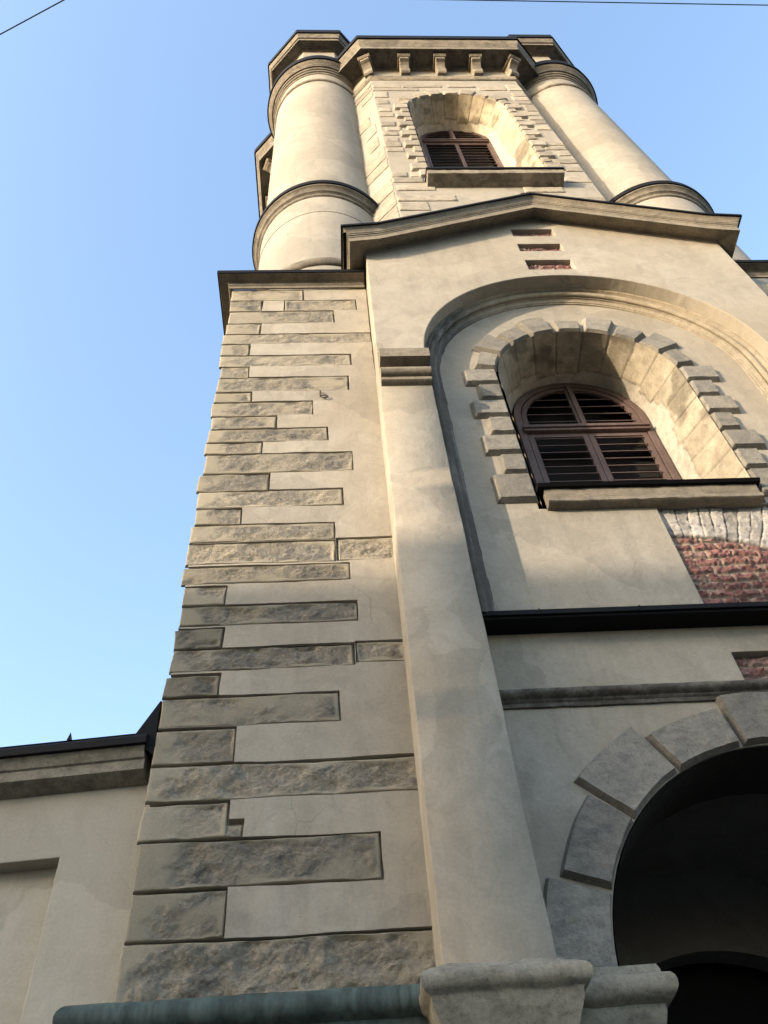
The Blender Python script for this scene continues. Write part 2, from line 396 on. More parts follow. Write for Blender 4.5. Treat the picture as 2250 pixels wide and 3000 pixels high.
# --- pilasters, capitals
def pilaster(mirror):
    mx = (lambda x: 2 * CX - x) if mirror else (lambda x: x)
    z0, z1 = 4.0, 12.5
    zs = np.linspace(z0, z1, 60); v = []; f = []
    for i, z in enumerate(zs):
        t = (z - 4.07) / 12.0; l = .672 + .067 * t; r = 1.453 - .028 * (z - 4.0) / 8.5
        w = float(fbm(np.array(z * 2.1), np.array(1.), 5, 3)) * .008; w2 = float(fbm(np.array(z * 2.1), np.array(7.), 6, 3)) * .008
        for x, y in ((l, .6), (l + w, .012), (l + .012 + w, w), (r - .012 + w2, w2), (r + w2, .012), (r, .7)): v.append((mx(x), y, z))
        if i:
            for k in range(5): a = (i - 1) * 6 + k; f.append((a, a + 1, a + 7, a + 6))
    p = obj('pilaster', v, f, PL, T, smooth=50)
    # capital: block, torus, fillet; cut flush with the pilaster sides
    pr = [(0.0, 11.60), (.075, 11.63), (.085, 11.64), (.085, 11.70), (.06, 11.71)]
    for k in range(9): a = rad(-80 + 160 * k / 8); pr.append((.085 + .085 * math.cos(a), 11.80 + .085 * math.sin(a)))
    pr += [(.07, 11.895), (.07, 11.965), (.25, 11.975), (.255, 12.0), (.255, 12.19), (.02, 12.5), (0, 12.52)]
    cv, cf = [], []
    n = len(pr)
    for x in (.735, 1.425):
        for o_, z in pr: cv.append((mx(x), -o_, z))
        cv += [(mx(x), .6, 12.52), (mx(x), .6, 11.62)]
    m_ = n + 2
    cf = [(i, (i + 1) % m_, m_ + (i + 1) % m_, m_ + i) for i in range(m_)] + [tuple(range(m_)), tuple(range(m_, 2 * m_))[::-1]]
    obj('capital_moulding', cv, cf, CS, p, smooth=35)
    # base moulding (torus + cavetto) on the pilaster foot
    pb = [(0, 4.085), (.03, 4.075), (.05, 4.05), (.10, 4.03)]
    for k in range(8): a = rad(75 - 150 * k / 7); pb.append((.105 + .075 * math.cos(a), 3.935 + .078 * math.sin(a)))
    pb += [(.115, 3.845), (.11, 3.80), (.075, 3.72), (.03, 3.62), (.02, 3.5), (.02, 3.35), (0, 3.35)]
    path = [(.68, .5, 0), (.68, 0, 0), (1.448, 0, 0), (1.448, .6, 0)]
    path = subdiv(path, .05)
    bv, bf = sweep(path, pb)
    bv = rough_up(bv, .012, 11, 9)
    if mirror: bv = [(2 * CX - a, b, c) for a, b, c in bv]
    obj('base_moulding', bv, bf, IM, p, smooth=35)
    obj('pedestal', *box(*sorted((mx(.66), mx(1.47))), .01, .6, 0, 3.98), PL, p, bevel=.01)
def subdiv(path, step):
    out = []
    for a, b in zip(path[:-1], path[1:]):
        a = Vector(a); b = Vector(b); n = max(1, int((b - a).length / step))
        out += [tuple(a + (b - a) * i / n) for i in range(n)]
    return out + [tuple(path[-1])]
def rough_up(v, amp, seed, sc):
    a = np.array(v); 
    d = np.stack([fbm(a[:, 0] * sc + a[:, 2] * 5, a[:, 1] * sc + a[:, 2] * 7, seed + k, 4, .6) for k in range(3)], 1)
    return (a + d * amp).tolist()
pilaster(False); pilaster(True)

# --- impost bands: on the flank (patinated copper cover) and at the portal jambs
def band_profile():
    pr = [(0, 4.13), (.03, 4.125), (.13, 4.10), (.135, 4.085), (.20, 4.065)]
    for k in range(8): a = rad(70 - 150 * k / 7); pr.append((.20 + .075 * math.cos(a), 3.975 + .09 * math.sin(a)))
    return pr + [(.18, 3.87), (.175, 3.82), (.15, 3.74), (.09, 3.66), (.05, 3.6), (.045, 3.4), (0, 3.4)]
def bands(mirror):
    path = subdiv([(FX0 - .03, 3, 0), (FX0 - .03, YF, 0), (.69, YF, 0)], .05)
    v, f = sweep(path, band_profile()); v = rough_up(v, .010, 3, 6)
    if mirror: v = [(2 * CX - a, b, c) for a, b, c in v]
    obj('impost_band', v, f, PAT, T, smooth=40)
    obj('flank_plinth', *box(*((FX0, .68) if not mirror else (2 * CX - .68, 2 * CX - FX0)), YF + .01, YF + .2, 0, 3.6), PL, T)
    path = subdiv([(1.44, .49, 0), (2.035, .49, 0), (2.035, 1.42, 0)], .05)
    v, f = sweep(path, [(0, 4.165), (.05, 4.16), (.19, 4.13), (.2, 4.09)] + band_profile()[4:]); v = rough_up(v, .014, 13, 9)
    if mirror: v = [(2 * CX - a, b, c) for a, b, c in v]
    obj('portal_impost', v, f, IM, T, smooth=40)
bands(False); bands(True)

# --- gable wall with the great arch
ZA = 12.56; RA = 2.57
def gable():
    outer = [(.725, 12.50), (.742, 16.10), (4.0, 17.70), (7.245, 16.48), (7.27, 12.50)]
    inner = [(CX + RA, 12.50)] + arc(CX, ZA, RA, 0, 180, 56) + [(CX - RA, 12.50)]
    BR = [(3.52, 4.31, 16.86, 17.20), (3.52, 4.31, 16.17, 16.49), (3.52, 4.33, 15.37, 15.77)]
    holes = [[(a, c), (b, c), (b, d), (a, d)] for a, b, c, d in BR]
    w = obj('gable_wall', *slab(outer + inner, holes, 0, .7), PL, T, bevel=.014)
    for i, r in enumerate(BR): brick_patch('brick_infill', *r, .07, w, 40 + i, rows=(3 if i else 3))
    path = subdiv([(.742, .75, 16.10), (.742, 0, 16.10), (4.0, 0, 17.70), (7.245, 0, 16.48), (7.245, .75, 16.48)], .25)
    pr = [(0, -.02), (.02, 0), (.27, -.15), (.29, -.165), (.29, -.02), (.305, .0), (.305, .03), (.32, .035), (.325, .06), (.335, .065), (.345, .11), (.37, .16), (.40, .19), (.405, .215), (0, .26)]
    v, f = sweep(path, pr); v = rough_up(v, .006, 5, 5)
    c = obj('raking_cornice', v, f, CS, T, smooth=25)
    v, f = sweep(path, [(0, .262), (.40, .217), (.40, .19), (.43, .19), (.43, .255), (0, .32)])
    obj('metal_flashing', v, f, MT, c)
    rv = [(.35, -.35, 16.18), (4, -.35, 17.98), (7.6, -.35, 16.58), (.35, .75, 16.18), (4, .75, 17.98), (7.6, .75, 16.58)]
    obj('gable_roof', rv, [(0, 1, 4, 3), (1, 2, 5, 4)], MT, T)
def brick_patch(name, x0, x1, z0, z1, y, parent, seed, rows=3, top_arch=None, mat=None):
    """hewn old bricks in raked mortar; y = face depth of the brick behind the plaster face it sits in"""
    st = .012
    xs = np.arange(x0 - .03, x1 + .03, st); zs = np.arange(z0 - .03, z1 + .03, st if rows < 6 else .013)
    X, Z = np.meshgrid(xs, zs, indexing='ij')
    h_ = (z1 - z0) / rows
    wz = Z + fbm(X * 3.2, Z * 1.5, seed, 4) * .05
    r = np.floor((wz - z0) / h_); fz = (wz - z0) / h_ - r
    bl = h_ * 2.2 + .02
    xo = X + (r % 2) * bl * .5 + vnoise(r * 7.3, r * 0 + 2.2, seed) * bl * .7 + fbm(X * 2.5, Z * 6, seed + 2, 2) * .03
    ci = np.floor(xo / bl); fx = xo / bl - ci
    dz = np.minimum(fz, 1 - fz) * h_; dx = np.minimum(fx, 1 - fx) * bl
    wob = fbm(X * 9, Z * 9, seed + 3, 3) * .012
    e = sstep(.004, .03, dz + wob) * sstep(.003, .022, dx + wob)
    tint = vnoise(ci * 3.7 + .5, r * 5.1 + .5, seed + 4)
    hh = .038 * e * (.8 + .5 * tint) + fbm(X * 14, Z * 18, seed + 6, 4, .65) * .026 * (.4 + e)
    brick = np.stack([.225 + .12 * tint, .108 + .06 * tint, .096 + .055 * tint], -1)
    pale = sstep(.12, .35, fbm(X * 5, Z * 7, seed + 8, 3))[..., None]
    brick = brick * (1 - .5 * pale) + np.array([.36, .27, .22]) * .5 * pale
    mort = np.array([.33, .27, .21]) * (1 + .3 * fbm(X * 8, Z * 8, seed + 7, 2))[..., None]
    c = mort * (1 - e[..., None]) + brick * e[..., None]
    if top_arch:
        cx, cz, ri, ro = top_arch                       # whitewashed relieving arch of bricks on edge
        R = np.hypot(X - cx, Z - cz) + fbm(X * 5, Z * 5, seed + 11, 3) * .03; A = np.arctan2(Z - cz, X - cx)
        ai = A * ri / .125 + fbm(X * 3, Z * 3, seed + 12, 3) * .3; fa = ai - np.floor(ai)
        ka = sstep(-.02, .07, np.minimum(fa, 1 - fa) + wob * 5) * (.7 + .3 * sstep(.004, .02, np.abs(R - (ri + ro) / 2 - .03 + wob)))
        ts = vnoise(np.floor(ai) * 3.1, np.floor(ai) * 0 + 1.5, seed + 13)
        inw = sstep(ri - .012, ri + .012, R); hw = .04 * ka * (.8 + .5 * ts) + fbm(X * 14, Z * 14, seed + 14, 4, .6) * .016
        cw = np.array([.50, .46, .405]) * (.85 + .5 * ts + .5 * fbm(X * 6, Z * 6, seed + 15, 3))[..., None] * (.62 + .38 * ka)[..., None]
        gapm = np.exp(-((R - ri) / .018) ** 2)
        hh = hh * (1 - inw) + hw * inw - gapm * .03; c = c * (1 - inw[..., None]) + cw * inw[..., None]; c = c * (1 - .5 * gapm[..., None])
    v = np.stack([X, y + .045 - hh, Z], -1).reshape(-1, 3)
    return obj(name, v, grid_faces(len(xs), len(zs)).tolist(), BRK, parent, smooth=60, cols=c.reshape(-1, 3))
gable()

# --- archivolt moulding inside the arch, down both jambs
def archivolt():
    pr = [(-.03, .22), (.0, .225), (.03, .235), (.04, .27), (.045, .28)]
    for k in range(8): a = rad(150 - 200 * k / 7); pr.append((.10 + .05 * math.cos(a), .31 - .042 * math.sin(a)))
    pr += [(.15, .335), (.165, .337), (.168, .36), (.18, .372), (.205, .385), (.225, .39), (.23, .405), (.25, .41), (.255, .43), (.28, .435), (.29, .455)]
    zs = list(np.arange(7.6, ZA, .06))
    path = [(CX - RA, z, 1, 0) for z in zs] + [(CX + RA * math.cos(rad(180 - i * 2)), ZA + RA * math.sin(rad(180 - i * 2)), -math.cos(rad(180 - i * 2)), -math.sin(rad(180 - i * 2))) for i in range(91)] + [(CX + RA, z, -1, 0) for z in zs[::-1]]
    V = []; F = []; k = len(pr)
    for x, z, nx, nz in path:
        for o_, y in pr: V.append((x + nx * o_, y, z + nz * o_))
    for i in range(len(path) - 1):
        for a in range(k - 1): F.append((i * k + a, (i + 1) * k + a, (i + 1) * k + a + 1, i * k + a + 1))
    a = np.array(V); a[:, 1] += fbm(a[:, 0] * 6 + a[:, 1] * 9, a[:, 2] * 6, 4, 3) * .006
    P_ = np.repeat(np.array([(p[0], p[1]) for p in path]), k, 0)
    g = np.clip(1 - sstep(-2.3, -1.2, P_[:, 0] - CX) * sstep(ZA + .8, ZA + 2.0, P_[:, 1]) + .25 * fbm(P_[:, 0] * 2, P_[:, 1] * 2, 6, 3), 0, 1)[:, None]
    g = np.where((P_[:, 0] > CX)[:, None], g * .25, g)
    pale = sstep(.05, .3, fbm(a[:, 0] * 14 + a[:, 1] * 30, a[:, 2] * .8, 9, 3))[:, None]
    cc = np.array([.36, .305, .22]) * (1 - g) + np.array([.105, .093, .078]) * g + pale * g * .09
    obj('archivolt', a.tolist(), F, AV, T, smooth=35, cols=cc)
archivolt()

# --- windows
def window_wall_hole(zc, r, zb): return [(CX - r, zb)] + [(x, z) for x, z in arc(CX, zc, r, 180, 0, 40)] + [(CX + r, zb)]
def reveal(name, zc, r0, y0, r1, y1, zb, jz, parent, seed, cx0=CX, dzc=0):
    """splayed stone lining of a window opening; jz = joint heights of jamb courses"""
    hj = zc - zb; L = 2 * hj + math.pi * r0
    s = np.arange(0, L + .02, .022); t = np.linspace(0, 1, 34)
    Sg, Tg = np.meshgrid(s, t, indexing='ij')
    R = r0 + (r1 - r0) * Tg; Y = y0 + (y1 - y0) * Tg
    js = [z - zb for z in jz if z < zc - .05]
    js = js + [hj + r0 * rad(a) for a in (9, 27, 45, 63, 81, 99, 117, 135, 153, 171)] + [L - q for q in js]
    g = np.zeros_like(Sg)
    for q in js: g = np.maximum(g, np.exp(-((Sg - q + .01 * fbm(Tg * 5, Sg * 0 + q, seed, 2)) / .011) ** 2))
    cell = np.searchsorted(np.array(sorted(js)), Sg)
    tb = .62 + .22 * vnoise(cell * 3.3 + .5, cell * 0 + 1.5, seed) + fbm(Sg * 9, Tg * 3 + cell * 2.7, seed + 1, 3) * .05 + .10 * ((Sg > hj) & (Sg < L - hj))
    ins = sstep(.01, -.01, Tg - tb)
    bd = np.exp(-((Tg - tb) / .012) ** 2)
    off = .012 * ins - .012 * g * ins + fbm(Sg * 7, Tg * 7, seed + 3, 3) * .006 - .008 * bd
    R = R - off
    a = (Sg - hj) / r0
    cxx = cx0 + (CX - cx0) * Tg
    X = np.where(Sg < hj, cxx - R, np.where(Sg > L - hj, cxx + R, cxx - R * np.cos(a)))
    Z = np.where(Sg < hj, zb + Sg, np.where(Sg > L - hj, zb + (L - Sg), zc + R * np.sin(a))) + dzc * Tg
    tint = vnoise(cell * 5.1 + .5, cell * 0 + .5, seed + 6)
    stn = np.array([.385, .335, .25]) * (1 + .35 * tint + .35 * fbm(Sg * 3, Tg * 4, seed + 7, 4))[..., None]
    dirt = sstep(.1, .3, fbm(Sg * 2.1, Tg * 2.5, seed + 8, 4))[..., None]
    stn = stn * (1 - .45 * dirt)
    pla = np.array([.47, .425, .35]) * (1 + .12 * fbm(Sg * 3, Tg * 3, seed + 9, 3))[..., None]
    c = pla * (1 - ins[..., None]) + stn * ins[..., None]
    c = c * (1 - .55 * np.maximum(g * ins, bd * .6))[..., None]
    obj(name, np.stack([X, Y, Z], -1).reshape(-1, 3), grid_faces(len(s), len(t)).tolist(), RV, parent, smooth=60, cols=c.reshape(-1, 3))
def surround(zc, r, zb, yw, T_, long_, short_, rowsL, first_long, mat, parent, seed, st=.018, bev=.045, amp=.008, cx=CX):
    """rusticated blocks: nine voussoirs of 18 degrees, alternating depth, then long and short jamb stones"""
    for k in range(9):
        a0 = 9 + 18 * k; d = long_ if k % 2 == 1 else short_
        d += rng.uniform(-.03, .03)
        g = .012 / r
        A0, A1 = rad(a0) + g, rad(a0 + 18) - g
        lu = r * (A1 - A0)
        mp = lambda U, V, A0=A0, A1=A1, lu=lu, d=d: (cx + (r + V) * np.cos(A0 + (A1 - A0) * U / lu), zc + (r + V) * np.sin(A0 + (A1 - A0) * U / lu))
        block_obj('voussoir', mp, lu, d, yw, T_, bev, st, amp, seed + k, mat, parent, wob=.01, nscale=9, chamfer=True)
    for side in (-1, 1):
        lg = first_long
        for i, (z1, z0) in enumerate(zip(rowsL[:-1], rowsL[1:])):
            d = (long_ if lg else short_) + rng.uniform(-.02, .02); lg = not lg
            x0 = cx - r - d if side < 0 else cx + r
            if i == 0:   # springer course follows the curve a little
                pass
            mp = lambda U, V, x0=x0, z0=z0: (x0 + U, z0 + .012 + V)
            block_obj('jamb_stone', mp, d, z1 - z0 - .024, yw, T_, bev, st, amp, seed + 20 + i * 2 + (side > 0), mat, parent, wob=.012, nscale=9, chamfer=True)
def shutters(zc, r, zb, y, ztr, nlow, nup, wname, label, yin, fw=.05, bw=.085):
    w = bpy.data.objects.new(wname, None); COL.objects.link(w); w.parent = T; w['label'] = label
    def frame_ring(ro, ri, y0, y1):
        o_ = [(CX - ro, zb)] + arc(CX, zc, ro, 180, 0, 40) + [(CX + ro, zb)]
        i_ = [(CX + ri, zb)] + arc(CX, zc, ri, 0, 180, 40) + [(CX - ri, zb)]
        return slab(o_ + i_, [], y0, y1)
    fr = merge([frame_ring(r + .06, r - fw, y - .02, y + .12), box(CX - .035, CX + .035, y - .045, y + .06, ztr, zc + r - .05)])
    obj('frame', *fr, WD, w, bevel=.006)
    obj('transom', *merge([box(CX - r + .0, CX + r - .0, y - .10, y + .05, ztr - .045, ztr + .02), box(CX - r + .01, CX + r - .01, y - .07, y + .05, ztr - .10, ztr - .046)]), WD, w, bevel=.008)
    ri = r - fw - .01
    def slat(x0, x1, z, pitch):
        d = .016; h = pitch * .06
        v = [(x, y + a, z + b) for x in (x0, x1) for a, b in ((-.016, -h), (-.016, -h + .014), (d, h + .014), (d, h))]
        return v, [(0, 1, 5, 4), (1, 2, 6, 5), (2, 3, 7, 6), (3, 0, 4, 7), (0, 3, 2, 1), (4, 5, 6, 7)]
    for s in (-1, 1):
        xa, xb = (CX + s * .005, CX + s * (ri - .005))
        lo, hi = min(xa, xb), max(xa, xb)
        zt = ztr - .11
        P = [box(lo, lo + bw, y, y + .05, zb, zt), box(hi - bw, hi, y, y + .05, zb, zt), box(lo + bw, hi - bw, y, y + .05, zt - .085, zt), box(lo + bw, hi - bw, y, y + .05, zb, zb + .08)]
        p = (zt - .085 - zb - .05) / nlow
        P += [slat(lo + bw + .001, hi - bw - .001, zt - .085 - p * (k + .35), p) for k in range(nlow)]
        obj('shutter_leaf', *merge(P), WD, w, bevel=0)
        # arched top leaf
        z0 = ztr + .025
        o_ = [(CX + s * x_, z_) for x_, z_ in [(.005, z0)] + [(ri - .005, z0)] + [((ri - .005) * math.cos(rad(a)), zc + (ri - .005) * math.sin(rad(a))) for a in np.linspace(0, 89.7, 24)]]
        rr = ri - bw
        xin = .07
        amax = math.degrees(math.acos(xin / rr))
        h_ = [(CX + s * x_, z_) for x_, z_ in [(xin, z0 + .07), (rr, z0 + .07)] + [(rr * math.cos(rad(a)), zc + rr * math.sin(rad(a))) for a in np.linspace(0, amax, 20)]]
        P = [slab(o_, [h_], y, y + .05)]
        p = (zc + rr - z0 - .07) / nup
        for k in range(nup):
            z = z0 + .07 + p * (k + .55)
            xr = rr if z < zc else math.sqrt(max(rr * rr - (z - zc) ** 2, .01))
            if xr < xin + .1: continue
            a, b = sorted((CX + s * (xin + .001), CX + s * (xr - .001))); P.append(slat(a, b, z, p))
        obj('shutter_leaf', *merge(P), WD, w)
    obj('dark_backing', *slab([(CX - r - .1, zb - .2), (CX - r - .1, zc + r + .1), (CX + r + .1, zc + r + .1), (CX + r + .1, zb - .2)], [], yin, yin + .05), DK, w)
    return w

# lower window and niche wall
YN = .43; ZW = 12.45; RW = 1.385; CW = 3.91
def niche():
    hole = [(x + CW - CX, z) for x, z in window_wall_hole(ZW, RW + .02, 9.42)]
    big = [(3.935, 7.62), (5.36, 7.62), (5.36, 9.40), (3.935, 9.40)]
    w = obj('niche_wall', *slab([(1.40, 7.57), (1.40, 15.25), (6.60, 15.25), (6.60, 7.57)], [hole, big], YN, YN + .13), PL, T, bevel=.01)
    brick_patch('brick_infill', 3.91, 5.38, 7.66, 9.40, YN + .035, w, 60, rows=14, top_arch=(3.90, 6.38, 2.53, 2.92))
    rows = [round((z - 1.6) * .972 + 1.6, 3) for z in (12.985, 12.545, 12.105, 11.66, 11.215, 10.76, 10.31, 9.74)]
    surround(ZW, RW, 9.5, YN + .005, .088, .52, .355, rows, True, JS, w, 100, cx=CW)
    reveal('window_reveal', ZW, RW + .004, YN - .05, 1.085, 1.40, 9.42, rows, w, 200, cx0=CW, dzc=.31)
    shutters(12.77, 1.0, 9.9, 1.36, 12.47, 13, 5, 'arched_window', 'lower arched window with brown louvred shutters', 1.75)
    # stone sill and its metal cover
    pr = [(.0, 9.380), (.07, 9.380), (.11, 9.390), (.13, 9.405), (.13, 9.465), (.11, 9.480), (.08, 9.490), (.10, 9.53), (.10, 9.60), (.11, 9.665), (0, 9.670)]
    v, f = sweep(subdiv([(2.60, YN, 0), (5.25, YN, 0)], .05), pr); v = rough_up(v, .012, 9, 8)
    s = obj('window_sill', v, f, CS, w, smooth=30)
    mt = [(2.515, .25, 9.695), (5.30, .25, 9.695), (5.30, 1.42, 10.030), (2.515, 1.42, 10.030), (2.515, .29, 9.655), (5.30, .29, 9.655), (5.30, .28, 9.655), (2.515, .28, 9.655), (5.30, .29, 9.655), (2.515, .29, 9.655), (2.515, 1.42, 9.670), (5.30, 1.42, 9.670)]
    obj('metal_flashing', mt, [(0, 1, 2, 3), (0, 4, 5, 1), (4, 7, 6, 5), (7, 9, 8, 6), (9, 10, 11, 8), (1, 5, 6, 8, 11, 2), (0, 3, 10, 9, 7, 4), (2, 11, 10, 3)], MT, s)
niche()

# --- ledge, band wall, string course, portal
YP = .56; ZP = 4.10; RP = 1.975
def portal():
    v, f = sweep([(1.415, YP, 0), (6.585, YP, 0)], [(0, 7.535), (.05, 7.535), (.24, 7.535), (.245, 7.56), (.275, 7.56), (.275, 7.62), (.05, 7.70), (0, 7.75)])
    laps = [(v, f)] + [box(x, x + .012, YP - .281, YP - .15, 7.553, 7.628) for x in (2.1, 3.15, 4.2, 5.25, 6.2)]
    obj('metal_ledge', *merge(laps), MT, T)
    sp = [(4.045, 6.80), (5.30, 6.80), (5.30, 7.19), (4.045, 7.19)]
    outer = [(1.35, 0), (1.35, 7.55), (6.65, 7.55), (6.65, 0), (CX + RP, 0)] + arc(CX, ZP, RP, 0, 180, 48) + [(CX - RP, 0)]
    w = obj('portal_wall', *slab(outer, [sp], YP, 1.35), PL, T, bevel=.01)
    brick_patch('brick_infill', 4.03, 5.32, 6.79, 7.2, YP + .06, w, 80, rows=3)
    pr = [(0, 6.58), (.025, 6.585), (.03, 6.625), (.05, 6.64), (.055, 6.655), (.075, 6.665)] + [(.07 + .045 * math.cos(rad(a)), 6.715 + .045 * math.sin(rad(a))) for a in (-60, -30, 0, 30, 60, 90)] + [(.05, 6.765), (0, 6.78)]
    v, f = sweep(subdiv([(1.42, YP, 0), (6.58, YP, 0)], .06), pr); obj('string_course', rough_up(v, .006, 5, 7), f, DS, T, smooth=35)
    J = [-2, 19.9, 40.3, 60.6, 81.3, 98.7, 119.4, 139.7, 160.1, 182]
    for k in range(9):
        key = k == 4; d = (.56 if k % 2 == 0 else .42) + rng.uniform(-.02, .02)
        if k in (0, 8): d = .53
        g = .017 / RP; A0, A1 = rad(J[k]) + g, rad(J[k + 1]) - g; lu = RP * (A1 - A0)
        mp = lambda U, V, A0=A0, A1=A1, lu=lu, d=d: (CX + (RP + .005 + V) * np.cos(A0 + (A1 - A0) * U / lu), ZP + (RP + .005 + V) * np.sin(A0 + (A1 - A0) * U / lu))
        block_obj('voussoir', mp, lu, d, YP + .005, .085, .026, .012, .012, 300 + k, VS, w, wob=.014, nscale=9, chamfer=True)
    # near-black soffit lining, porch vault and inner doorway
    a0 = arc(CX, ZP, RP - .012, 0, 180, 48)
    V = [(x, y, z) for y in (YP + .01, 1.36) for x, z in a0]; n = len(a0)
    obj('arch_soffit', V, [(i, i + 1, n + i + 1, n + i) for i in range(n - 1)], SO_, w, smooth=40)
    RV_ = 2.5
    pts = [(CX - RV_, 0)] + arc(CX, 3.95, RV_, 180, 0, 48) + [(CX + RV_, 0)]; n = len(pts)
    V = [(x, y, z) for y in (1.35, 3.6) for x, z in pts]
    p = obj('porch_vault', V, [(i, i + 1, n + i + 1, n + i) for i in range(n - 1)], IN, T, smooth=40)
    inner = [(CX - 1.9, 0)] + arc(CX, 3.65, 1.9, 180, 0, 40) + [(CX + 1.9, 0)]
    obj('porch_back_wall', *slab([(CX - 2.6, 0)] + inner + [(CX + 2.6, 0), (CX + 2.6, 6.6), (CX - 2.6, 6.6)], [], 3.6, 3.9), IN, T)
    obj('door', *slab([(CX - 2, 0), (CX - 2, 5.7), (CX + 2, 5.7), (CX + 2, 0)], [], 4.1, 4.2), MT, T)
portal()

# --- belfry stage
YB = .60; HB = 2.34; RO = YC - YB
OCT = [(-HB, -RO), (HB, -RO), (RO, -HB), (RO, HB), (HB, RO), (-HB, RO), (-RO, HB), (-RO, -HB)]
OCT = [(CX + a, YC + b) for a, b in OCT]
ZBW = 28.1; RBW = 1.42
def belfry():
    z0, z1 = 15.7, 33.6
    V = [(x, y, z) for z in (z0, z1) for x, y in OCT]
    F = [(i, (i + 1) % 8, 8 + (i + 1) % 8, 8 + i) for i in range(1, 8)]
    w = obj('belfry_wall', V, F, PL2, T)
    hole = window_wall_hole(ZBW, RBW + .02, 22.1)
    obj('front_face', *slab([(CX - HB, z0), (CX - HB, z1), (CX + HB, z1), (CX + HB, z0)], [hole], YB, YB + .12, back=False), PL2, w)
    rows = [28.35, 27.87, 27.45, 26.97, 26.55, 26.09, 25.69, 25.21, 24.80, 24.27, 23.79, 23.37, 22.93, 22.43, 21.95]
    surround(ZBW, RBW, 21.95, YB + .005, .08, .46, .27, rows, True, BS, w, 400, st=.05, bev=.04, amp=.01)
    reveal('window_reveal', ZBW, RBW + .004, YB - .04, 1.03, 1.54, 21.75, rows, w, 500)
    shutters(ZBW + .1, .99, 22.1, 1.50, 27.95, 22, 6, 'belfry_window', 'upper belfry window with dark brown louvres', 2.0, .02, .045)
    v, f = sweep(subdiv([(2.42, YB, 0), (5.58, YB, 0)], .1), [(0, 21.300), (.30, 21.370), (.31, 21.380), (.31, 21.610), (0, 21.650)]); s = obj('window_sill', rough_up(v, .012, 3, 6), f, CS2, w, smooth=30)
    v, f = sweep([(2.40, YB, 0), (5.60, YB, 0)], [(0, 21.650), (.31, 21.615), (.31, 21.580), (.345, 21.580), (.345, 21.670), (-.9, 22.050)]); obj('metal_flashing', v, f, MT, s)
    R = [(1.66, 2.55, 30.78, 31.05), (2.6, 3.86, 30.8, 31.05), (1.66, 3.08, 30.39, 30.73), (1.66, 2.09, 29.57, 30.23), (4.02, 4.9, 30.81, 31.07), (4.96, 5.86, 30.43, 30.82), (5.9, 6.34, 30.44, 31.15),
         (6.02, 6.35, 28.07, 28.76), (5.89, 6.33, 26.18, 26.67), (5.68, 6.34, 24.77, 25.21), (5.76, 6.34, 24.4, 24.66), (1.66, 2.1, 27.46, 27.85), (1.66, 2.08, 26.53, 26.96), (1.76, 2.2, 26.06, 26.41),
         (1.66, 2.08, 25.66, 26.0), (1.67, 2.08, 24.67, 25.1), (1.67, 2.12, 24.25, 24.57), (1.66, 2.05, 22.34, 22.65), (2.1, 2.40, 22.36, 22.64), (1.66, 2.38, 21.94, 22.30), (1.66, 2.99, 20.7, 21.06), (1.66, 2.33, 20.13, 20.62),
         (4.61, 5.53, 21.23, 21.57), (5.72, 6.34, 23.3, 23.62), (5.7, 6.34, 21.9, 22.3), (1.66, 2.7, 19.4, 19.9), (5.6, 6.34, 20.5, 20.9)]
    zz = 17.6; r3 = random.Random(31)
    while zz < 30.2:
        hh_ = r3.uniform(.3, .46)
        for a, b in ((1.70, r3.uniform(2.0, 2.5)), (r3.uniform(5.75, 6.0), 6.32)) if zz > 21.6 else ((1.70, r3.uniform(2.3, 3.2)), (r3.uniform(5.0, 5.7), 6.32)):
            if zz > 22 and a < 2 and b > 2.06: b = 2.06
            if r3.random() < .75 and not any(a < q[1] + .05 and b > q[0] - .05 and zz < q[3] + .04 and zz + hh_ > q[2] - .04 for q in R): R.append((a, b, zz, zz + hh_))
        zz += hh_ + .05
    for i, (a, b, c, d) in enumerate(R):
        block_obj('wall_stone', lambda U, V, a=a, c=c - .3: (a + U, c + V), b - a, d - c, YB + .006, .03, .03, .06, .02, 600 + i, BS, w, wob=.03, nscale=6)
    # stones on the left canted face, seen obliquely
    p0 = np.array([CX - HB, YB]); dr = np.array([-1, 1]) / math.sqrt(2); nr = np.array([-1, -1]) / math.sqrt(2)
    for i, (a, b, c, d) in enumerate([(.02, .8, 30.8, 31.1), (.02, .8, 30.3, 30.72), (.02, .5, 29.6, 30.2), (.3, .8, 27.2, 28.0), (.15, .55, 26.1, 26.9), (.15, .5, 24.9, 25.7), (.02, .85, 23.6, 24.5), (.02, .85, 22.9, 23.5), (.02, .85, 21.2, 22.0), (.02, .85, 20.3, 21.1), (.02, .85, 19.3, 20.2)]):
        X, Z, h, f, _m = block(lambda U, V, a=a, c=c: (a + U, c + V), b - a, d - c, .03, .03, .06, .02, 700 + i, wob=.02)
        xy = p0[None, None, :] + X[..., None] * dr + (h - .006)[..., None] * nr
        obj('wall_stone', np.concatenate([xy, Z[..., None]], -1).reshape(-1, 3), f.tolist(), BS, w, smooth=40)
    # astragal, frieze, main cornice
    DZ = -.45; DA = -.58
    path = [(x, y, DA) for x, y in OCT]
    v, f = sweep(path, [(0, 31.98), (.03, 32.0), (.07, 32.06), (.085, 32.12), (.07, 32.18), (.085, 32.2), (.085, 32.26), (0, 32.28)], closed=True); obj('astragal', v, f, CS2, T, smooth=35)
    path = [(x, y, DZ) for x, y in OCT]
    pr = [(0, 33.12), (.04, 33.15), (.05, 33.22), (.10, 33.25), (.10, 33.30), (.63, 33.30), (.64, 33.18), (.67, 33.18), (.67, 33.42), (.69, 33.46), (.70, 33.52), (.74, 33.6), (.79, 33.72), (.81, 33.82), (.81, 33.86), (0, 33.9)]
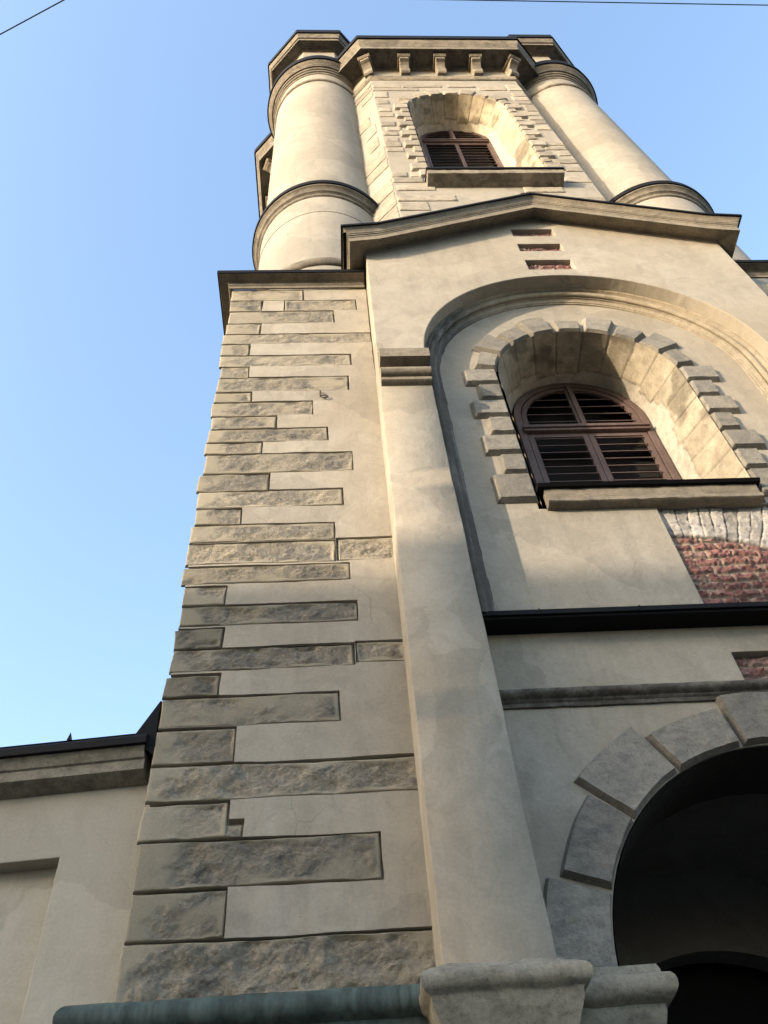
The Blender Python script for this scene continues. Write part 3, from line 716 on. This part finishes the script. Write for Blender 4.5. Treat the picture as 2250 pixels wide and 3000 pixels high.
    v, f = sweep(path, pr, closed=True); c = obj('main_cornice', v, f, RG, T, smooth=25)
    v, f = sweep(path, [(.70, 33.9), (.80, 33.861), (.80, 33.83), (.86, 33.83), (.86, 34.22), (.0, 34.35)], closed=True); obj('metal_flashing', v, f, MT, c)
    obj('tower_roof', [(x, y, 33.85) for x, y in OCT] + [(CX, YC, 36.5)], [(i, (i + 1) % 8, 8) for i in range(8)], MT, T)
    # scroll brackets on the front and the left side
    def bracket(px, py, ang, scale=1.0):
        d = Vector((math.cos(ang), math.sin(ang), 0)); s = Vector((-d.y, d.x, 0)); p = Vector((px, py, 0))
        prf = [(0, 32.28), (.16, 32.28), (.21, 32.34), (.23, 32.46), (.215, 32.56), (.23, 32.58), (.23, 32.64), (.19, 32.66), (.20, 32.76), (.26, 32.86), (.34, 32.94), (.43, 32.98), (.45, 33.0), (.45, 33.12), (0, 33.12)]
        V = []; n = len(prf)
        for w_ in (-.15, .15):
            for o_, z in prf: V.append(tuple(p + d * o_ * scale + s * w_ + Vector((0, 0, z + DZ - .06))))
        F = [(i, (i + 1) % n, n + (i + 1) % n, n + i) for i in range(n)] + [tuple(range(n)), tuple(range(n, 2 * n))[::-1]]
        pr2 = [(0, 33.121), (.47, 33.121), (.53, 33.18), (.53, 33.31), (0, 33.31)]
        n2 = len(pr2); V2 = []
        for w_ in (-.21, .21):
            for o_, z in pr2: V2.append(tuple(p + d * o_ * scale + s * w_ + Vector((0, 0, z + DZ - .06))))
        F2 = [(i, (i + 1) % n2, n2 + (i + 1) % n2, n2 + i) for i in range(n2)] + [tuple(range(n2)), tuple(range(n2, 2 * n2))[::-1]]
        b = obj('bracket', V, F, CS2, c, bevel=.012); obj('abacus', V2, F2, CS2, c, bevel=.015)
    for q in range(2):
        for k in (-1, 0, 1):
            lx, ly = k * 1.19, -RO
            ax = -math.pi / 2
            if q: lx, ly = -RO, k * 1.19; ax = math.pi
            bracket(CX + lx, YC + ly, ax)
    r2 = math.hypot(HB, RO)
    for lx, ly in ((-HB, -RO), (HB, -RO), (-RO, -HB), (-RO, HB)):
        a = math.atan2(ly, lx); a = math.radians(round((math.degrees(a) - 22.5) / 45) * 45 + 22.5)
        bracket(CX + lx - math.cos(a) * .05, YC + ly - math.sin(a) * .05, a, 1.05)
belfry()

# --- corner turrets
CT = 3.97
def turret(sx, sy):
    cx, cy = CX + sx * CT, YC + sy * CT + (.10 if sx > 0 and sy < 0 else 0)
    v, f = lathe(cx, cy, [(1.50, 15.6), (1.50, 17.3), (1.502, 19.9), (1.513, 19.905), (1.513, 19.93), (1.503, 19.935), (1.505, 21.0), (1.475, 21.2), (1.475, 28), (1.47, 33.1)], 112)
    t = obj('corner_turret', v, f, PL2, T, smooth=30)
    def tor(r, z, a, b, n=8): return [(r + a * math.cos(rad(-90 + 180 * i / n)), z + b * math.sin(rad(-90 + 180 * i / n))) for i in range(n + 1)]
    v, f = lathe(cx, cy, [(1.49, 17.06)] + tor(1.50, 17.23, .09, .14) + [(1.49, 17.40)]); obj('base_ring', v, f, RG, t, smooth=35)
    bz = .2 if sx > 0 else 0
    v, f = lathe(cx, cy, [(1.49, 20.800), (1.54, 20.840), (1.55, 20.910), (1.58, 20.940), (1.60, 20.950), (1.61, 21.020), (1.65, 21.080), (1.68, 21.100), (1.68, 21.160), (1.45, 21.210)]); r = obj('belt_moulding', [(a, b, c + bz) for a, b, c in v], f, RG, t, smooth=30)
    v, f = lathe(cx, cy, [(1.67, 21.155), (1.71, 21.155), (1.71, 21.320), (1.45, 21.530)]); obj('metal_flashing', [(a, b, c + bz) for a, b, c in v], f, MT, r, smooth=30)
    v, f = lathe(cx, cy, [(1.46, 31.52)] + tor(1.48, 31.65, .055, .08) + [(1.46, 31.78)]); obj('astragal', v, f, CS2, t, smooth=35)
    v, f = lathe(cx, cy, [(1.46, 32.48), (1.50, 32.52), (1.51, 32.60), (1.55, 32.62), (1.56, 32.70), (1.60, 32.72), (1.61, 32.82), (1.66, 32.83), (1.66, 32.92), (1.685, 32.95), (1.69, 33.0), (1.73, 33.05), (1.77, 33.12), (1.79, 33.17), (1.3, 33.2)]); r = obj('crown_cornice', v, f, RG, t, smooth=22)
    v, f = lathe(cx, cy, [(1.75, 33.18), (1.83, 33.165), (1.83, 33.55), (1.2, 33.7)]); obj('metal_flashing', v, f, MT, r, smooth=30)
    # octagonal lantern on top
    k = math.tan(rad(22.5)); A = 1.36
    path = [(cx + x * A, cy + y * A, 0) for x, y in ((-k, -1), (k, -1), (1, -k), (1, k), (k, 1), (-k, 1), (-1, k), (-1, -k))]
    V = [(x, y, z) for z in (33.4, 36.6) for x, y, _ in path]
    l = obj('turret_lantern', V, [(i, (i + 1) % 8, 8 + (i + 1) % 8, 8 + i) for i in range(8)], PL2, t)
    v, f = sweep(path, [(0, 36.4), (.06, 36.43), (.07, 36.47), (.12, 36.5), (.34, 36.52), (.35, 36.44), (.385, 36.44), (.385, 36.64), (.43, 36.66), (.44, 36.76), (.49, 36.86), (.51, 36.98), (0, 37.0)], closed=True); cc = obj('lantern_cornice', v, f, RG, l, smooth=25)
    v, f = sweep(path, [(.49, 36.981), (.55, 36.95), (.55, 37.4), (0, 37.7)], closed=True); obj('metal_flashing', v, f, MT, cc)
    obj('lantern_roof', [(x, y, 37.5) for x, y, _ in path] + [(cx, cy, 39.0)], [(i, (i + 1) % 8, 8) for i in range(8)], MT, l)
    # round blind window on the outward faces
    ring = []
    for i in range(32):
        a = 2 * math.pi * i / 32
        for rr_, dy in ((.34, 0), (.34, -.05), (.27, -.05), (.27, .06)): ring.append((cx + rr_ * math.cos(a), cy - A + dy, 34.75 + rr_ * math.sin(a)))
    obj('oculus', ring, [(i * 4 + j, ((i + 1) % 32) * 4 + j, ((i + 1) % 32) * 4 + j + 1, i * 4 + j + 1) for i in range(32) for j in range(3)], CS2, l, smooth=40)
for sx, sy in ((-1, -1), (1, -1), (-1, 1), (1, 1)): turret(sx, sy)

# --- small ironwork on the walls
def tube(pts, r, n=8):
    V = []; F = []
    P = [Vector(p) for p in pts]
    for i, p in enumerate(P):
        d = (P[min(i + 1, len(P) - 1)] - P[max(i - 1, 0)]).normalized(); a = d.orthogonal().normalized()
        if i and abs(a.dot(pa)) < .99: a = (pa - d * pa.dot(d)).normalized()
        pa = a; b = d.cross(a)
        for k in range(n): t = 2 * math.pi * k / n; V.append(tuple(p + (a * math.cos(t) + b * math.sin(t)) * r))
    for i in range(len(P) - 1):
        for k in range(n): F.append((i * n + k, i * n + (k + 1) % n, (i + 1) * n + (k + 1) % n, (i + 1) * n + k))
    F += [tuple(range(n))[::-1], tuple(range((len(P) - 1) * n, len(P) * n))]
    return V, F
hk = [(-.10, .47, 12.20), (-.10, .43, 12.20), (-.10, .40, 12.17), (-.10, .395, 12.10), (-.10, .41, 12.04)]
h = obj('iron_hook', *tube(hk, .012), IRON, T, smooth=40)
obj('ring', *tube([(-.045 + .055 * math.cos(rad(a)), .415, 12.05 + .03 * math.sin(rad(a))) for a in range(0, 361, 20)], .008, 6), IRON, h, smooth=40)
sc = []
for x0, s in ((4.02, 1), (4.30, -1)):
    sc.append(tube([(x0 + s * (.02 + .0011 * a * .12) * math.cos(rad(a)) * 2.2, -.2, 18.45 + (.03 + .00012 * a) * math.sin(rad(a)) * 2.4) for a in range(0, 400, 20)], .02, 6))
obj('gable_scroll', *merge(sc), CS2, T, smooth=40)

# ------------------------------------------------------------------ lower building adjoining on the left
SO = Vector((-1.60, .70, 0))
SB = thing('side_building', SO, 'low pale plastered building with recessed panel and dark eaves adjoining the tower on the left', 'building', rad(-5.5))
Z0 = Vector((0, 0, 0))
def sobj(*a, **k): return obj(*a, org=Z0, **k)
sobj('wall', *slab([(-16, 0), (-16, 6.4), (.25, 6.4), (.25, 0)], [[(-3.3, 1.2), (-.735, 1.2), (-.735, 5.44), (-3.3, 5.44)], [(-8, 1.2), (-5.4, 1.2), (-5.4, 5.44), (-8, 5.44)]], 0, .5), PL3, SB, bevel=.01)
for x in (-3.4, -8.1): sobj('blind_panel', *box(x, x + 2.8, .16, .3, 1.1, 5.6), PL3, SB)
v, f = sweep([(-16, 0, 0), (-.09, 0, 0)], [(0, 6.05), (.03, 6.05), (.17, 6.11), (.18, 6.20), (.20, 6.21), (.25, 6.30), (.25, 6.33), (0, 6.35)]); ec = sobj('eaves_cornice', v, f, IM, SB, smooth=25)
v, f = sweep([(-16, 0, 0), (-.07, 0, 0)], [(0, 6.36), (.24, 6.335), (.24, 6.30), (.29, 6.30), (.29, 6.37), (.27, 6.40), (0, 6.52)]); sobj('metal_gutter', v, f, MT, ec)
sobj('roof', [(-16, -.2, 6.47), (.2, -.2, 6.47), (.2, 4, 8.2), (-16, 4, 8.2), (-16, -.2, 6.40), (.2, 0.1, 6.40), (.2, 4, 8.1), (-16, 4, 8.1)], [(0, 1, 2, 3), (0, 4, 5, 1), (4, 7, 6, 5), (1, 5, 6, 2), (0, 3, 7, 4), (2, 6, 7, 3)], MT, SB)
sobj('roof_flashing', [(-.20, -.24, 6.42), (-.02, -.22, 6.80), (.0, -.22, 6.20), (-.10, -.24, 6.28), (-.20, .6, 6.75), (.05, .6, 7.2), (.05, .6, 6.2), (-.1, .6, 6.28)], [(0, 3, 2, 1), (0, 1, 5, 4), (1, 2, 6, 5), (2, 3, 7, 6), (3, 0, 4, 7), (4, 5, 6, 7)], MT, SB)
for x in (-.82, -2.4): sobj('snow_guard', [(x - .012, -.22, 6.46), (x + .02, -.22, 6.46), (x, -.2, 6.56), (x, -.1, 6.50)], [(0, 1, 2), (1, 3, 2), (3, 0, 2), (0, 3, 1)], MT, SB)

# ------------------------------------------------------------------ house across the street (behind the camera; it shades the foot of the tower)
OH = thing('opposite_house', Vector((-43, -28, 0)), 'plain three storey street house standing across the street to the left, behind the viewer', 'house')
oo = Vector((-43, -28, 0))
HX0, HX1, HY = -78, -8, -28
wins = [[(x, z), (x + 1.2, z), (x + 1.2, z + 2), (x, z + 2)] for x in np.arange(HX0 + 2, HX1 - 3, 3.2) for z in (1.2, 4.8, 8.4, 12, 15, 17.9)]
v, f = slab([(HX0, 0), (HX0, 20.7), (HX1, 20.7), (HX1, 0)], wins, HY, HY - .3); hw = obj('wall', v, f, PL3, OH, org=oo)
obj('back_wall', *box(HX0, HX1, HY - 9, HY - .3, 0, 20.6), DK, OH, org=oo)
prof = subdiv([(HX0, HY + .45, 12.45), (HX1, HY + .45, 12.45)], .5)
obj('roof', [(HX0, HY + .5, 20.9), (HX1, HY + .5, 20.9), (HX1, HY - 4.5, 21.8), (HX0, HY - 4.5, 21.8), (HX0, HY - 9.5, 20.9), (HX1, HY - 9.5, 20.9)], [(0, 1, 2, 3), (3, 2, 5, 4), (0, 4, 5, 1), (0, 3, 4), (1, 5, 2)], MT, OH, org=oo)

# ------------------------------------------------------------------ overhead cables
def cable(label, a, b, sag, r):
    a = Vector(a); b = Vector(b); n = 80
    pts = [a + (b - a) * i / n - Vector((0, 0, sag * 4 * (i / n) * (1 - i / n))) for i in range(n + 1)]
    mid = a
    o = obj('overhead_cable', *tube(pts, r, 6), paint('cable_rubber', (.012, .014, .02), .5), None, smooth=60, org=mid)
    tag(o, label, 'cable', 'overhead cables')
d1 = Vector((.589, -.26, 0)); p1 = Vector((-2.40, -4.619, 10.0))
cable('dark overhead cable slanting across the upper left corner of the sky', p1 - d1 * 22, p1 + d1 * 17, .0, .0055)
cable('dark overhead cable running almost level along the top right edge of the sky', (-24, -4.93, 10.0), (34, -4.578, 10.0), .0, .0045)
